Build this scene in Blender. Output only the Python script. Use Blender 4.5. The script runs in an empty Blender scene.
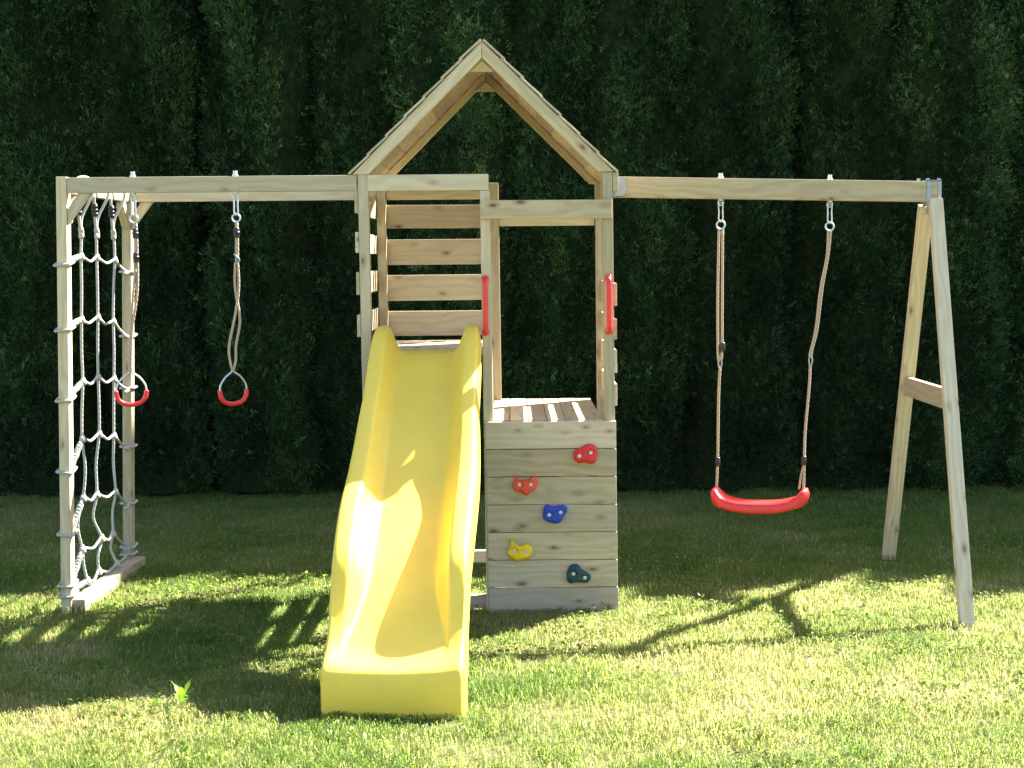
import bpy, bmesh, math, random
import numpy as np
from mathutils import Vector, Matrix, noise
random.seed(7); rng = np.random.default_rng(7)
scene = bpy.context.scene
COL = scene.collection
V = Vector
R = math.radians

# ------------------------------------------------------------------ node helpers
def mat(name):
    m = bpy.data.materials.new(name); m.use_nodes = True
    nt = m.node_tree
    return m, nt, nt.nodes['Principled BSDF']
def nd(nt, t, **kw):
    n = nt.nodes.new(t)
    for k, v in kw.items():
        if k in n.inputs: n.inputs[k].default_value = v
        else: setattr(n, k, v)
    return n
def ramp(nt, fac, stops):
    r = nt.nodes.new('ShaderNodeValToRGB')
    while len(r.color_ramp.elements) < len(stops): r.color_ramp.elements.new(0.5)
    for e, (p, c) in zip(r.color_ramp.elements, stops):
        e.position = p; e.color = (*c, 1) if len(c) == 3 else c
    nt.links.new(fac, r.inputs[0]); return r.outputs[0]
def mix(nt, fac, a, b, mode='MIX'):
    n = nt.nodes.new('ShaderNodeMix'); n.data_type = 'RGBA'; n.blend_type = mode
    for sock, v in ((n.inputs[0], fac), (n.inputs[6], a), (n.inputs[7], b)):
        if hasattr(v, 'links'): nt.links.new(v, sock)
        elif isinstance(v, (int, float)): sock.default_value = v
        else: sock.default_value = (*v, 1)
    return n.outputs[2]
def math_(nt, op, a, b=None, c=None):
    n = nt.nodes.new('ShaderNodeMath'); n.operation = op
    for s, v in zip(n.inputs, (a, b, c)):
        if v is None: continue
        if hasattr(v, 'links'): nt.links.new(v, s)
        else: s.default_value = v
    return n.outputs[0]
def attr(nt, name, out='Vector'):
    n = nt.nodes.new('ShaderNodeAttribute'); n.attribute_name = name
    return n.outputs[out]
def scale_vec(nt, vec, s):
    n = nt.nodes.new('ShaderNodeMapping'); n.inputs['Scale'].default_value = s
    nt.links.new(vec, n.inputs['Vector']); return n.outputs[0]
def noise_tex(nt, vec, scale, detail=3, rough=0.5, dist=0.0):
    n = nd(nt, 'ShaderNodeTexNoise', Scale=scale, Detail=detail, Roughness=rough, Distortion=dist)
    if vec is not None: nt.links.new(vec, n.inputs['Vector'])
    return n.outputs['Fac']
def bump(nt, h, strength, dist, bsdf):
    b = nd(nt, 'ShaderNodeBump', Strength=strength, Distance=dist)
    nt.links.new(h, b.inputs['Height']); nt.links.new(b.outputs[0], bsdf.inputs['Normal'])

# ------------------------------------------------------------------ materials
def wood(name, light, dark, grey=0.25):
    m, nt, b = mat(name)
    wc = attr(nt, 'wc'); pv = attr(nt, 'pv', 'Fac')
    warp = noise_tex(nt, scale_vec(nt, wc, (2.2, 9, 9)), 1.0, 2)
    # knots: stretched cells, dark core with a ring
    vor = nd(nt, 'ShaderNodeTexVoronoi', Scale=1.0, Randomness=1.0)
    nt.links.new(scale_vec(nt, wc, (6.2, 13, 13)), vor.inputs['Vector'])
    kd = math_(nt, 'ADD', vor.outputs['Distance'], math_(nt, 'MULTIPLY', math_(nt, 'SUBTRACT', warp, 0.5), 0.25))
    # growth rings: sine bands across the board, bent round the knots
    sep = nd(nt, 'ShaderNodeSeparateXYZ'); nt.links.new(wc, sep.inputs[0])
    across = math_(nt, 'ADD', sep.outputs[1], math_(nt, 'MULTIPLY', sep.outputs[2], 0.7))
    ph = math_(nt, 'MULTIPLY', across, 190.0)
    ph = math_(nt, 'ADD', ph, math_(nt, 'MULTIPLY', warp, 26.0))
    ph = math_(nt, 'ADD', ph, math_(nt, 'DIVIDE', 1.2, math_(nt, 'ADD', kd, 0.15)))
    rings = math_(nt, 'MULTIPLY_ADD', math_(nt, 'SINE', ph), 0.5, 0.5)
    fine = noise_tex(nt, scale_vec(nt, wc, (6, 260, 260)), 1.0, 3, 0.6)
    f = math_(nt, 'ADD', math_(nt, 'MULTIPLY', rings, 0.36), math_(nt, 'MULTIPLY', fine, 0.85))
    col = ramp(nt, f, [(0.2, light), (0.85, dark)])
    blot = noise_tex(nt, scale_vec(nt, wc, (3.0, 6, 6)), 1.0, 3, 0.6)
    col = mix(nt, ramp(nt, blot, [(0.4, (0, 0, 0)), (0.75, (0.55, 0.55, 0.55))]), col, (0.44, 0.40, 0.27))
    col = mix(nt, math_(nt, 'MULTIPLY', pv, grey * 2), col, (0.47, 0.42, 0.35))
    kn = ramp(nt, kd, [(0.02, (0.95, 0.95, 0.95)), (0.085, (0.75, 0.75, 0.75)), (0.115, (0.36, 0.36, 0.36)), (0.27, (0, 0, 0))])
    col = mix(nt, kn, col, (0.17, 0.085, 0.042))
    hs = nd(nt, 'ShaderNodeHueSaturation'); nt.links.new(col, hs.inputs['Color'])
    nt.links.new(math_(nt, 'MULTIPLY_ADD', attr(nt, 'pw', 'Fac'), 0.44, 0.76), hs.inputs['Value'])
    nt.links.new(hs.outputs[0], b.inputs['Base Color'])
    b.inputs['Roughness'].default_value = 0.78
    b.inputs['Specular IOR Level'].default_value = 0.25
    bump(nt, f, 0.35, 0.002, b)
    return m
M = {}
M['pine'] = wood('treated pine', (0.64, 0.535, 0.35), (0.48, 0.375, 0.22), 0.15)
M['pine_weathered'] = wood('weathered treated pine', (0.60, 0.50, 0.345), (0.44, 0.345, 0.22), 0.22)
M['roof_board'] = wood('brown roof boards', (0.53, 0.44, 0.31), (0.40, 0.32, 0.21), 0.15)

def plain(name, col, rough=0.4, metal=0.0, var=0.08, scale=30, spec=0.5, bumpd=0.0):
    m, nt, b = mat(name)
    tc = nd(nt, 'ShaderNodeTexCoord')
    n = noise_tex(nt, tc.outputs['Object'], scale, 4, 0.6)
    lo = tuple(c * (1 - var) for c in col); hi = tuple(min(1, c * (1 + var)) for c in col)
    nt.links.new(ramp(nt, n, [(0.3, lo), (0.7, hi)]), b.inputs['Base Color'])
    rr = math_(nt, 'MULTIPLY_ADD', n, 0.25, rough - 0.12); nt.links.new(rr, b.inputs['Roughness'])
    b.inputs['Metallic'].default_value = metal
    b.inputs['Specular IOR Level'].default_value = spec
    if bumpd: bump(nt, n, 0.4, bumpd, b)
    return m
M['yellow'] = plain('yellow polyethylene', (0.86, 0.605, 0.075), 0.44, 0, 0.05, 5, 0.4, 0.001)
nt = M['yellow'].node_tree; b = nt.nodes['Principled BSDF']
M['red'] = plain('red plastic', (0.80, 0.035, 0.032), 0.32, 0, 0.06)
M['hold_red'] = plain('red grip', (0.68, 0.03, 0.03), 0.5, 0, 0.12, 60, 0.4, 0.002)
M['hold_orange'] = plain('orange red grip', (0.78, 0.085, 0.035), 0.5, 0, 0.12, 60, 0.4, 0.002)
M['hold_blue'] = plain('blue grip', (0.018, 0.06, 0.42), 0.5, 0, 0.12, 60, 0.4, 0.002)
M['hold_yellow'] = plain('yellow grip', (0.82, 0.55, 0.02), 0.5, 0, 0.12, 60, 0.4, 0.002)
M['hold_green'] = plain('dark green grip', (0.012, 0.055, 0.06), 0.5, 0, 0.12, 60, 0.4, 0.002)
M['zinc'] = plain('galvanised steel', (0.34, 0.36, 0.40), 0.48, 0.6, 0.12, 40)
M['zinc_bright'] = plain('bright zinc hooks', (0.58, 0.60, 0.64), 0.4, 0.6, 0.12, 40)
M['black'] = plain('black plastic clip', (0.02, 0.02, 0.022), 0.45)

def rope_mat(name, a, c, twist=55.0):
    m, nt, b = mat(name)
    wc = attr(nt, 'wc'); sep = nd(nt, 'ShaderNodeSeparateXYZ'); nt.links.new(wc, sep.inputs[0])
    ph = math_(nt, 'ADD', math_(nt, 'MULTIPLY', sep.outputs[0], twist * 6.2832), math_(nt, 'MULTIPLY', sep.outputs[1], 6.2832 * 3))
    s = math_(nt, 'MULTIPLY_ADD', math_(nt, 'SINE', ph), 0.5, 0.5)
    n = noise_tex(nt, wc, 90, 3)
    nt.links.new(mix(nt, math_(nt, 'MULTIPLY', n, 0.5), ramp(nt, s, [(0.1, c), (0.6, a)]), c), b.inputs['Base Color'])
    b.inputs['Roughness'].default_value = 0.8
    bump(nt, s, 0.35, 0.0025, b)
    return m
M['rope_white'] = rope_mat('pale net rope', (0.43, 0.42, 0.385), (0.37, 0.36, 0.33), 40)
M['rope_tan'] = rope_mat('tan flecked rope', (0.54, 0.43, 0.31), (0.36, 0.24, 0.17), 45)

def leaf_mat(name, stops, trans, rough=0.5, spec=0.35, tscale=(1.2, 1.25, 0.5), tone=0.0):
    m, nt, b = mat(name)
    cv = attr(nt, 'cv', 'Fac')
    col = ramp(nt, cv, stops)
    nt.links.new(col, b.inputs['Base Color'])
    if tone:      # every plant has its own shade of green
        hs = nd(nt, 'ShaderNodeHueSaturation'); nt.links.new(col, hs.inputs['Color']); oi = nd(nt, 'ShaderNodeObjectInfo')
        nt.links.new(math_(nt, 'MULTIPLY_ADD', oi.outputs['Random'], tone, 1 - tone / 2), hs.inputs['Value'])
        nt.links.new(math_(nt, 'MULTIPLY_ADD', oi.outputs['Random'], -0.02, 0.524), hs.inputs['Hue']); col = hs.outputs[0]
        nt.links.new(col, b.inputs['Base Color'])
    b.inputs['Roughness'].default_value = rough
    b.inputs['Specular IOR Level'].default_value = spec
    t = nd(nt, 'ShaderNodeBsdfTranslucent')
    nt.links.new(mix(nt, 1.0, col, tscale, 'MULTIPLY'), t.inputs['Color'])
    mx = nd(nt, 'ShaderNodeMixShader'); mx.inputs[0].default_value = trans
    nt.links.new(b.outputs[0], mx.inputs[1]); nt.links.new(t.outputs[0], mx.inputs[2])
    nt.links.new(mx.outputs[0], nt.nodes['Material Output'].inputs[0])
    return m
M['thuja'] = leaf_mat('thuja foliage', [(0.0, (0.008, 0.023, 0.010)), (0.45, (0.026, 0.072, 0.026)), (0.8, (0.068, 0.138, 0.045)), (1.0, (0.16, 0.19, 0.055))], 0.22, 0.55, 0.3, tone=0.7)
M['grass'] = leaf_mat('lawn blades', [(0.0, (0.050, 0.105, 0.020)), (0.40, (0.108, 0.172, 0.034)), (0.70, (0.215, 0.235, 0.085)), (1.0, (0.42, 0.37, 0.22))], 0.58, 0.62, 0.16, (2.2, 2.05, 1.65))
M['weed'] = leaf_mat('weed leaves', [(0, (0.13, 0.27, 0.03)), (1, (0.21, 0.36, 0.04))], 0.45)
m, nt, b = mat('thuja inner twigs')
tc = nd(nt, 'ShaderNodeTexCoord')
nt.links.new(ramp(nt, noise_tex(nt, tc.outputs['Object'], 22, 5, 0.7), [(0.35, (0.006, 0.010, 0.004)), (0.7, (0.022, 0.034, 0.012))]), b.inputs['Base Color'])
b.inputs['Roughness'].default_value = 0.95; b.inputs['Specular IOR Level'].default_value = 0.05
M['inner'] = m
m, nt, b = mat('bark')
tc = nd(nt, 'ShaderNodeTexCoord')
nt.links.new(ramp(nt, noise_tex(nt, scale_vec(nt, tc.outputs['Object'], (30, 30, 3)), 1, 4), [(0.3, (0.06, 0.04, 0.03)), (0.7, (0.14, 0.10, 0.07))]), b.inputs['Base Color'])
b.inputs['Roughness'].default_value = 0.9
M['bark'] = m
m, nt, b = mat('lawn soil and thatch')
geo = nd(nt, 'ShaderNodeNewGeometry'); P = geo.outputs['Position']
c1 = ramp(nt, noise_tex(nt, P, 55, 5, 0.7), [(0.3, (0.055, 0.065, 0.022)), (0.55, (0.13, 0.13, 0.05)), (0.75, (0.22, 0.19, 0.09))])
c2 = ramp(nt, noise_tex(nt, P, 1.3, 4, 0.6), [(0.35, (0.07, 0.10, 0.025)), (0.7, (0.20, 0.18, 0.08))])
nt.links.new(mix(nt, 0.5, c1, c2), b.inputs['Base Color'])
b.inputs['Roughness'].default_value = 0.95; b.inputs['Specular IOR Level'].default_value = 0.1
bump(nt, noise_tex(nt, P, 40, 5, 0.7), 0.8, 0.02, b)
M['lawn'] = m

# ------------------------------------------------------------------ mesh builder
class MB:
    """collects shapes and links them as ONE mesh object"""
    def __init__(s):
        s.v = []; s.f = []; s.wc = []; s.pv = []; s.pw = []; s.mi = []; s.sm = []
    def add(s, verts, faces, wc, pv=None, pw=None, mi=0, smooth=False):
        o = len(s.v); s.v += [tuple(p) for p in verts]; s.wc += [tuple(p) for p in wc]
        pv = random.random() if pv is None else pv; pw = random.random() if pw is None else pw
        s.pv += [pv] * len(verts); s.pw += [pw] * len(verts)
        for f in faces: s.f.append([o + i for i in f]); s.mi.append(mi); s.sm.append(smooth)
    def bm_add(s, bm, frame, length_axis_local=True, mi=0, smooth=False, matl=None):
        """bm in local frame (x along the grain); frame: Matrix to world"""
        off = V((random.uniform(0, 20), random.uniform(0, 20), random.uniform(0, 20)))
        bm.verts.index_update()
        vs = [v.co.copy() for v in bm.verts]
        s.add([frame @ c for c in vs], [[v.index for v in f.verts] for f in bm.faces], [c + off for c in vs], mi=mi, smooth=smooth)
        bm.free()
    def box(s, p0, p1, w, h, side=V((0, 1, 0)), bev=0.003, mi=0):
        """a timber from p0 to p1; w measured along `side`, h along the third axis"""
        p0, p1 = V(p0), V(p1); x = (p1 - p0).normalized(); side = V(side)
        y = (side - x * side.dot(x)).normalized(); z = x.cross(y); L = (p1 - p0).length
        bm = bmesh.new(); bmesh.ops.create_cube(bm, size=1.0)
        for v in bm.verts: v.co = V((v.co.x * L, v.co.y * w, v.co.z * h))
        if bev: bmesh.ops.bevel(bm, geom=bm.edges[:], offset=bev, segments=2, affect='EDGES', profile=0.6)
        fr = Matrix((x, y, z)).transposed().to_4x4(); fr.translation = (p0 + p1) / 2
        s.bm_add(bm, fr, mi=mi)
        return s
    def prism(s, poly, y0, y1, grain, bev=0.003):
        """polygon of (x, z) points extruded from y0 to y1, grain along vector `grain` in xz"""
        g = V((grain[0], 0, grain[1])).normalized(); yy = V((0, 1, 0)); zz = g.cross(yy)
        fr = Matrix((g, yy, zz)).transposed().to_4x4(); inv = fr.inverted()
        bm = bmesh.new()
        a = [bm.verts.new(inv @ V((x, y0, z))) for x, z in poly]; c = [bm.verts.new(inv @ V((x, y1, z))) for x, z in poly]
        n = len(poly); bm.faces.new(a); bm.faces.new(c[::-1])
        for i in range(n): bm.faces.new((a[i], c[i], c[(i + 1) % n], a[(i + 1) % n]))
        bmesh.ops.recalc_face_normals(bm, faces=bm.faces[:])
        if bev: bmesh.ops.bevel(bm, geom=bm.edges[:], offset=bev, segments=2, affect='EDGES', profile=0.6)
        s.bm_add(bm, fr); return s
    def tube(s, pts, r, n=8, closed=False, sub=6, mi=0, smooth=True, cap=True):
        pts = [V(p) for p in pts]
        if sub > 1: pts = catmull(pts, sub, closed)
        k = len(pts); rs = r if callable(r) else (lambda t: r)
        T = []
        for i in range(k):
            a = pts[(i - 1) % k] if closed or i > 0 else pts[0]; c = pts[(i + 1) % k] if closed or i < k - 1 else pts[-1]
            t = (c - a); T.append(t.normalized() if t.length > 1e-9 else V((0, 0, 1)))
        ref = V((1, 0, 0)) if abs(T[0].x) < 0.8 else V((0, 1, 0))
        N = (ref - T[0] * ref.dot(T[0])).normalized()
        vs, wc, fs = [], [], []; arc = random.uniform(0, 5)
        for i in range(k):
            N = (N - T[i] * N.dot(T[i])).normalized(); B = T[i].cross(N)
            if i: arc += (pts[i] - pts[i - 1]).length
            rr = rs(i / max(1, k - 1))
            for j in range(n):
                a = 2 * math.pi * j / n
                vs.append(pts[i] + (N * math.cos(a) + B * math.sin(a)) * rr); wc.append((arc, j / n, 0))
        for i in range(k if closed else k - 1):
            i2 = (i + 1) % k
            for j in range(n): fs.append((i * n + j, i * n + (j + 1) % n, i2 * n + (j + 1) % n, i2 * n + j))
        if cap and not closed:
            fs.append(tuple(range(n))[::-1]); fs.append(tuple((k - 1) * n + j for j in range(n)))
        s.add(vs, fs, wc, mi=mi, smooth=smooth); return s
    def disc(s, c, axis, r, th, n=16, mi=0, bev=0.0):
        c = V(c); ax = V(axis).normalized()
        q = [c - ax * th / 2, c + ax * th / 2]
        return s.tube(q, r, n, sub=1, mi=mi, smooth=False)
    def build(s, name, mats, parent=None, origin=(0, 0, 0)):
        me = bpy.data.meshes.new(name); o0 = V(origin)
        me.from_pydata([tuple(V(p) - o0) for p in s.v], [], s.f)
        mats = mats if isinstance(mats, (list, tuple)) else [mats]
        for m in mats: me.materials.append(m)
        a = me.attributes.new('wc', 'FLOAT_VECTOR', 'POINT'); a.data.foreach_set('vector', np.array(s.wc, dtype=np.float32).ravel())
        for nm, arr in (('pv', s.pv), ('pw', s.pw)):
            a = me.attributes.new(nm, 'FLOAT', 'POINT'); a.data.foreach_set('value', np.array(arr, dtype=np.float32))
        me.polygons.foreach_set('material_index', s.mi); me.polygons.foreach_set('use_smooth', s.sm)
        me.update()
        o = bpy.data.objects.new(name, me); COL.objects.link(o); o.location = o0
        if parent is not None: o.parent = parent; o.location = o0
        return o
def catmull(p, sub, closed):
    out = []; k = len(p)
    for i in range(k if closed else k - 1):
        g = lambda j: p[j % k] if closed else p[min(max(j, 0), k - 1)]
        a, b_, c, d = g(i - 1), g(i), g(i + 1), g(i + 2)
        for q in range(sub):
            t = q / sub
            out.append(0.5 * ((2 * b_) + (c - a) * t + (2 * a - 5 * b_ + 4 * c - d) * t * t + (3 * b_ - a - 3 * c + d) * t ** 3))
    if not closed: out.append(p[-1])
    return out
def tag(o, label=None, cat=None, group=None, kind=None):
    for k, v in (('label', label), ('category', cat), ('group', group), ('kind', kind)):
        if v: o[k] = v
    return o
def thing(name, label, cat, loc=(0, 0, 0), group=None):
    o = bpy.data.objects.new(name, None); COL.objects.link(o); o.location = loc; o.empty_display_size = 0.1
    return tag(o, label, cat, group)
def raw_mesh(name, verts, quads=None, tris=None, cv=None, mats=()):
    me = bpy.data.meshes.new(name)
    nq = 0 if quads is None else len(quads); ntri = 0 if tris is None else len(tris)
    me.vertices.add(len(verts)); me.vertices.foreach_set('co', np.ascontiguousarray(verts, dtype=np.float32).ravel())
    loops = np.concatenate([x.ravel() for x in (quads, tris) if x is not None]).astype(np.int32)
    me.loops.add(len(loops)); me.loops.foreach_set('vertex_index', loops)
    me.polygons.add(nq + ntri)
    st = np.concatenate([np.arange(nq) * 4, nq * 4 + np.arange(ntri) * 3]).astype(np.int32)
    me.polygons.foreach_set('loop_start', st)
    if cv is not None:
        a = me.attributes.new('cv', 'FLOAT', 'POINT'); a.data.foreach_set('value', cv.astype(np.float32))
    for m in mats: me.materials.append(m)
    me.update(calc_edges=True); me.validate()
    return me

# ------------------------------------------------------------------ the ground
gh = lambda x, y: 0.012 * noise.noise(V((x * 0.9, y * 0.9, 3.1))) + 0.006 * noise.noise(V((x * 3, y * 3, 1.7)))
def ground():
    xs = np.concatenate([[-400, -60, -14], np.linspace(-8, 12, 81), [20, 60, 400]])
    ys = np.concatenate([[-400, -60, -14], np.linspace(-8, 8, 65), [20, 60, 400]])
    vs = []; near = lambda x, y: -7.9 < x < 11.9 and -7.9 < y < 7.9
    for y in ys:
        for x in xs: vs.append((x, y, (gh(x, y) - 0.012) if near(x, y) else -0.012))
    nx = len(xs); q = [(j * nx + i, j * nx + i + 1, (j + 1) * nx + i + 1, (j + 1) * nx + i) for j in range(len(ys) - 1) for i in range(nx - 1)]
    me = raw_mesh('ground', np.array(vs), np.array(q), mats=[M['lawn']])
    me.polygons.foreach_set('use_smooth', [True] * len(me.polygons))
    o = bpy.data.objects.new('ground', me); COL.objects.link(o); tag(o, kind='structure')
ground()

def grass():
    N = 540000
    y = 3.95 - 6.95 * rng.random(N) ** 1.0
    D = y + 7.2; hw = 0.335 * D + 0.55
    x = (rng.random(N) * 2 - 1) * hw
    # more blades near the camera
    keep = rng.random(N) < np.clip(1.25 - 0.085 * (y + 2.7), 0.45, 1)
    x, y = x[keep], y[keep]; n = len(x)
    # value noise for patches
    G = rng.random((64, 64))
    def vn(px, py, s):
        u, v = px * s + 31.3, py * s + 17.7; i, j = np.floor(u).astype(int), np.floor(v).astype(int); fu, fv = u - i, v - j
        fu, fv = fu * fu * (3 - 2 * fu), fv * fv * (3 - 2 * fv); i %= 64; j %= 64; i1, j1 = (i + 1) % 64, (j + 1) % 64
        return (G[i, j] * (1 - fu) + G[i1, j] * fu) * (1 - fv) + (G[i, j1] * (1 - fu) + G[i1, j1] * fu) * fv
    patch = 0.5 * vn(x, y, 1.1) + 0.3 * vn(x, y, 3.3) + 0.2 * vn(x, y, 8)
    tuft = vn(x, y, 6) * 0.5 + vn(x, y, 15) * 0.5
    bare = sum(a * np.exp(-(((x - bx) ** 2 + (y - by) ** 2 * 1.6) / rr ** 2)) for bx, by, rr, a in ((.145, -1.69, .20, .85), (.55, -1.0, .24, .6), (.93, .45, .28, .75), (-1.95, -.68, .2, .6), (-.15, -2.1, .22, .6), (1.6, -1.5, .3, .5)))
    keep = rng.random(n) < np.clip(0.35 + 1.3 * (tuft - 0.18), 0.25, 1) * (1 - np.clip(bare, 0, .9))
    patch = np.clip(patch + .35 * bare, 0, 1)
    # keep clear of the slide's foot and the timber on the ground
    x, y, patch, tuft = x[keep], y[keep], patch[keep], tuft[keep]; n = len(x)
    trod = np.exp(-np.clip(np.hypot(np.maximum(np.abs(x - .18) - .29, 0), y + .06) / .10, 0, 9) ** 2)
    L = (0.015 + 0.030 * tuft ** 1.4) * (0.6 + 0.8 * rng.random(n))
    L *= np.where(rng.random(n) < 0.03, 1.5, 1)
    feet = [(-2.056, .035), (-2.03, 1.095), (1.968, -.39), (2.01, 1.2)] + [(-2.0 + .02 * q, q) for q in np.linspace(.1, 1.0, 8)]
    near_ = np.zeros(n)
    for fx, fy in feet: near_ = np.maximum(near_, np.exp(-((x - fx) ** 2 + (y - fy) ** 2) / .075 ** 2))
    L *= (1 + .8 * near_) * (1 - .45 * trod); lean_k = 1 - .5 * near_
    W = 0.0017 + 0.0019 * rng.random(n)
    cv = np.clip(0.10 + 0.80 * patch + 0.26 * (rng.random(n) - 0.5) - 0.25 * (tuft - 0.5), 0, 1)
    cv = np.where(rng.random(n) < 0.05 + 0.12 * np.clip(patch - 0.5, 0, 1) * 2, 0.9 + 0.1 * rng.random(n), cv)
    az = rng.random(n) * 2 * np.pi; lean = 0.5 + 2.0 * rng.random(n) ** 0.8 * lean_k
    dirx, diry = np.cos(az), np.sin(az); sx, sy = -diry, dirx
    z0 = np.full(n, -0.015)
    # ground height
    zz = np.array([gh(a, c) for a, c in zip(x, y)]) - 0.015
    base = np.stack([x, y, zz], 1); side = np.stack([sx, sy, 0 * sx], 1) * (W / 2)[:, None]
    mid = base + np.stack([dirx * L * lean * 0.25, diry * L * lean * 0.25, L * 0.62 + 0.01], 1)
    tip = base + np.stack([dirx * L * lean * 0.8, diry * L * lean * 0.8, L * np.clip(1.05 - 0.42 * lean, .15, .85) + 0.008], 1)
    v = np.stack([base - side, base + side, mid + side * 0.8, mid - side * 0.8, tip], 1).reshape(-1, 3)
    # clover and other small broad leaves in clusters between the blades
    m = 60000; cx_ = (rng.random(m) * 2 - 1) * 3.9; cy_ = 3.9 - 6.8 * rng.random(m)
    kp = (0.6 * vn(cx_ + 9, cy_, 2.3) + 0.4 * vn(cx_, cy_ + 5, 7)) > 0.56
    kp &= ~((np.abs(cx_ + .41) < .32) & (cy_ < -1.55) & (cy_ > -1.82))
    cx_, cy_ = cx_[kp], cy_[kp]; m = len(cx_)
    cz_ = np.array([gh(a, c) for a, c in zip(cx_, cy_)]) + 0.012 + 0.022 * rng.random(m)
    nr_ = rng.normal(size=(m, 3)) * np.array([.45, .45, .2]) + np.array([0, 0, 1]); nr_ /= np.linalg.norm(nr_, axis=1)[:, None]
    e1 = np.cross(nr_, rng.normal(size=(m, 3))); e1 /= np.linalg.norm(e1, axis=1)[:, None]; e2 = np.cross(nr_, e1)
    rl = (0.006 + 0.007 * rng.random(m))[:, None]; cc = np.stack([cx_, cy_, cz_], 1)
    lv = np.stack([cc - e1 * rl, cc + e2 * rl * .7 + e1 * rl * .15, cc + e1 * rl, cc - e2 * rl * .7 + e1 * rl * .15], 1).reshape(-1, 3)
    lq = np.arange(m * 4).reshape(-1, 4) + n * 5
    lcv = np.repeat(np.clip(0.22 + 0.3 * rng.random(m), 0, 1), 4)
    o5 = np.arange(n)[:, None] * 5
    q = o5 + np.array([0, 1, 2, 3]); t = o5 + np.array([3, 2, 4])
    me = raw_mesh('grass', np.concatenate([v, lv]), np.concatenate([q, lq]), t, np.concatenate([np.repeat(cv, 5), lcv]), [M['grass']])
    o = bpy.data.objects.new('grass', me); COL.objects.link(o); tag(o, kind='stuff', cat='grass', label='short patchy lawn grass with dry yellow blades')
grass()

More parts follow.
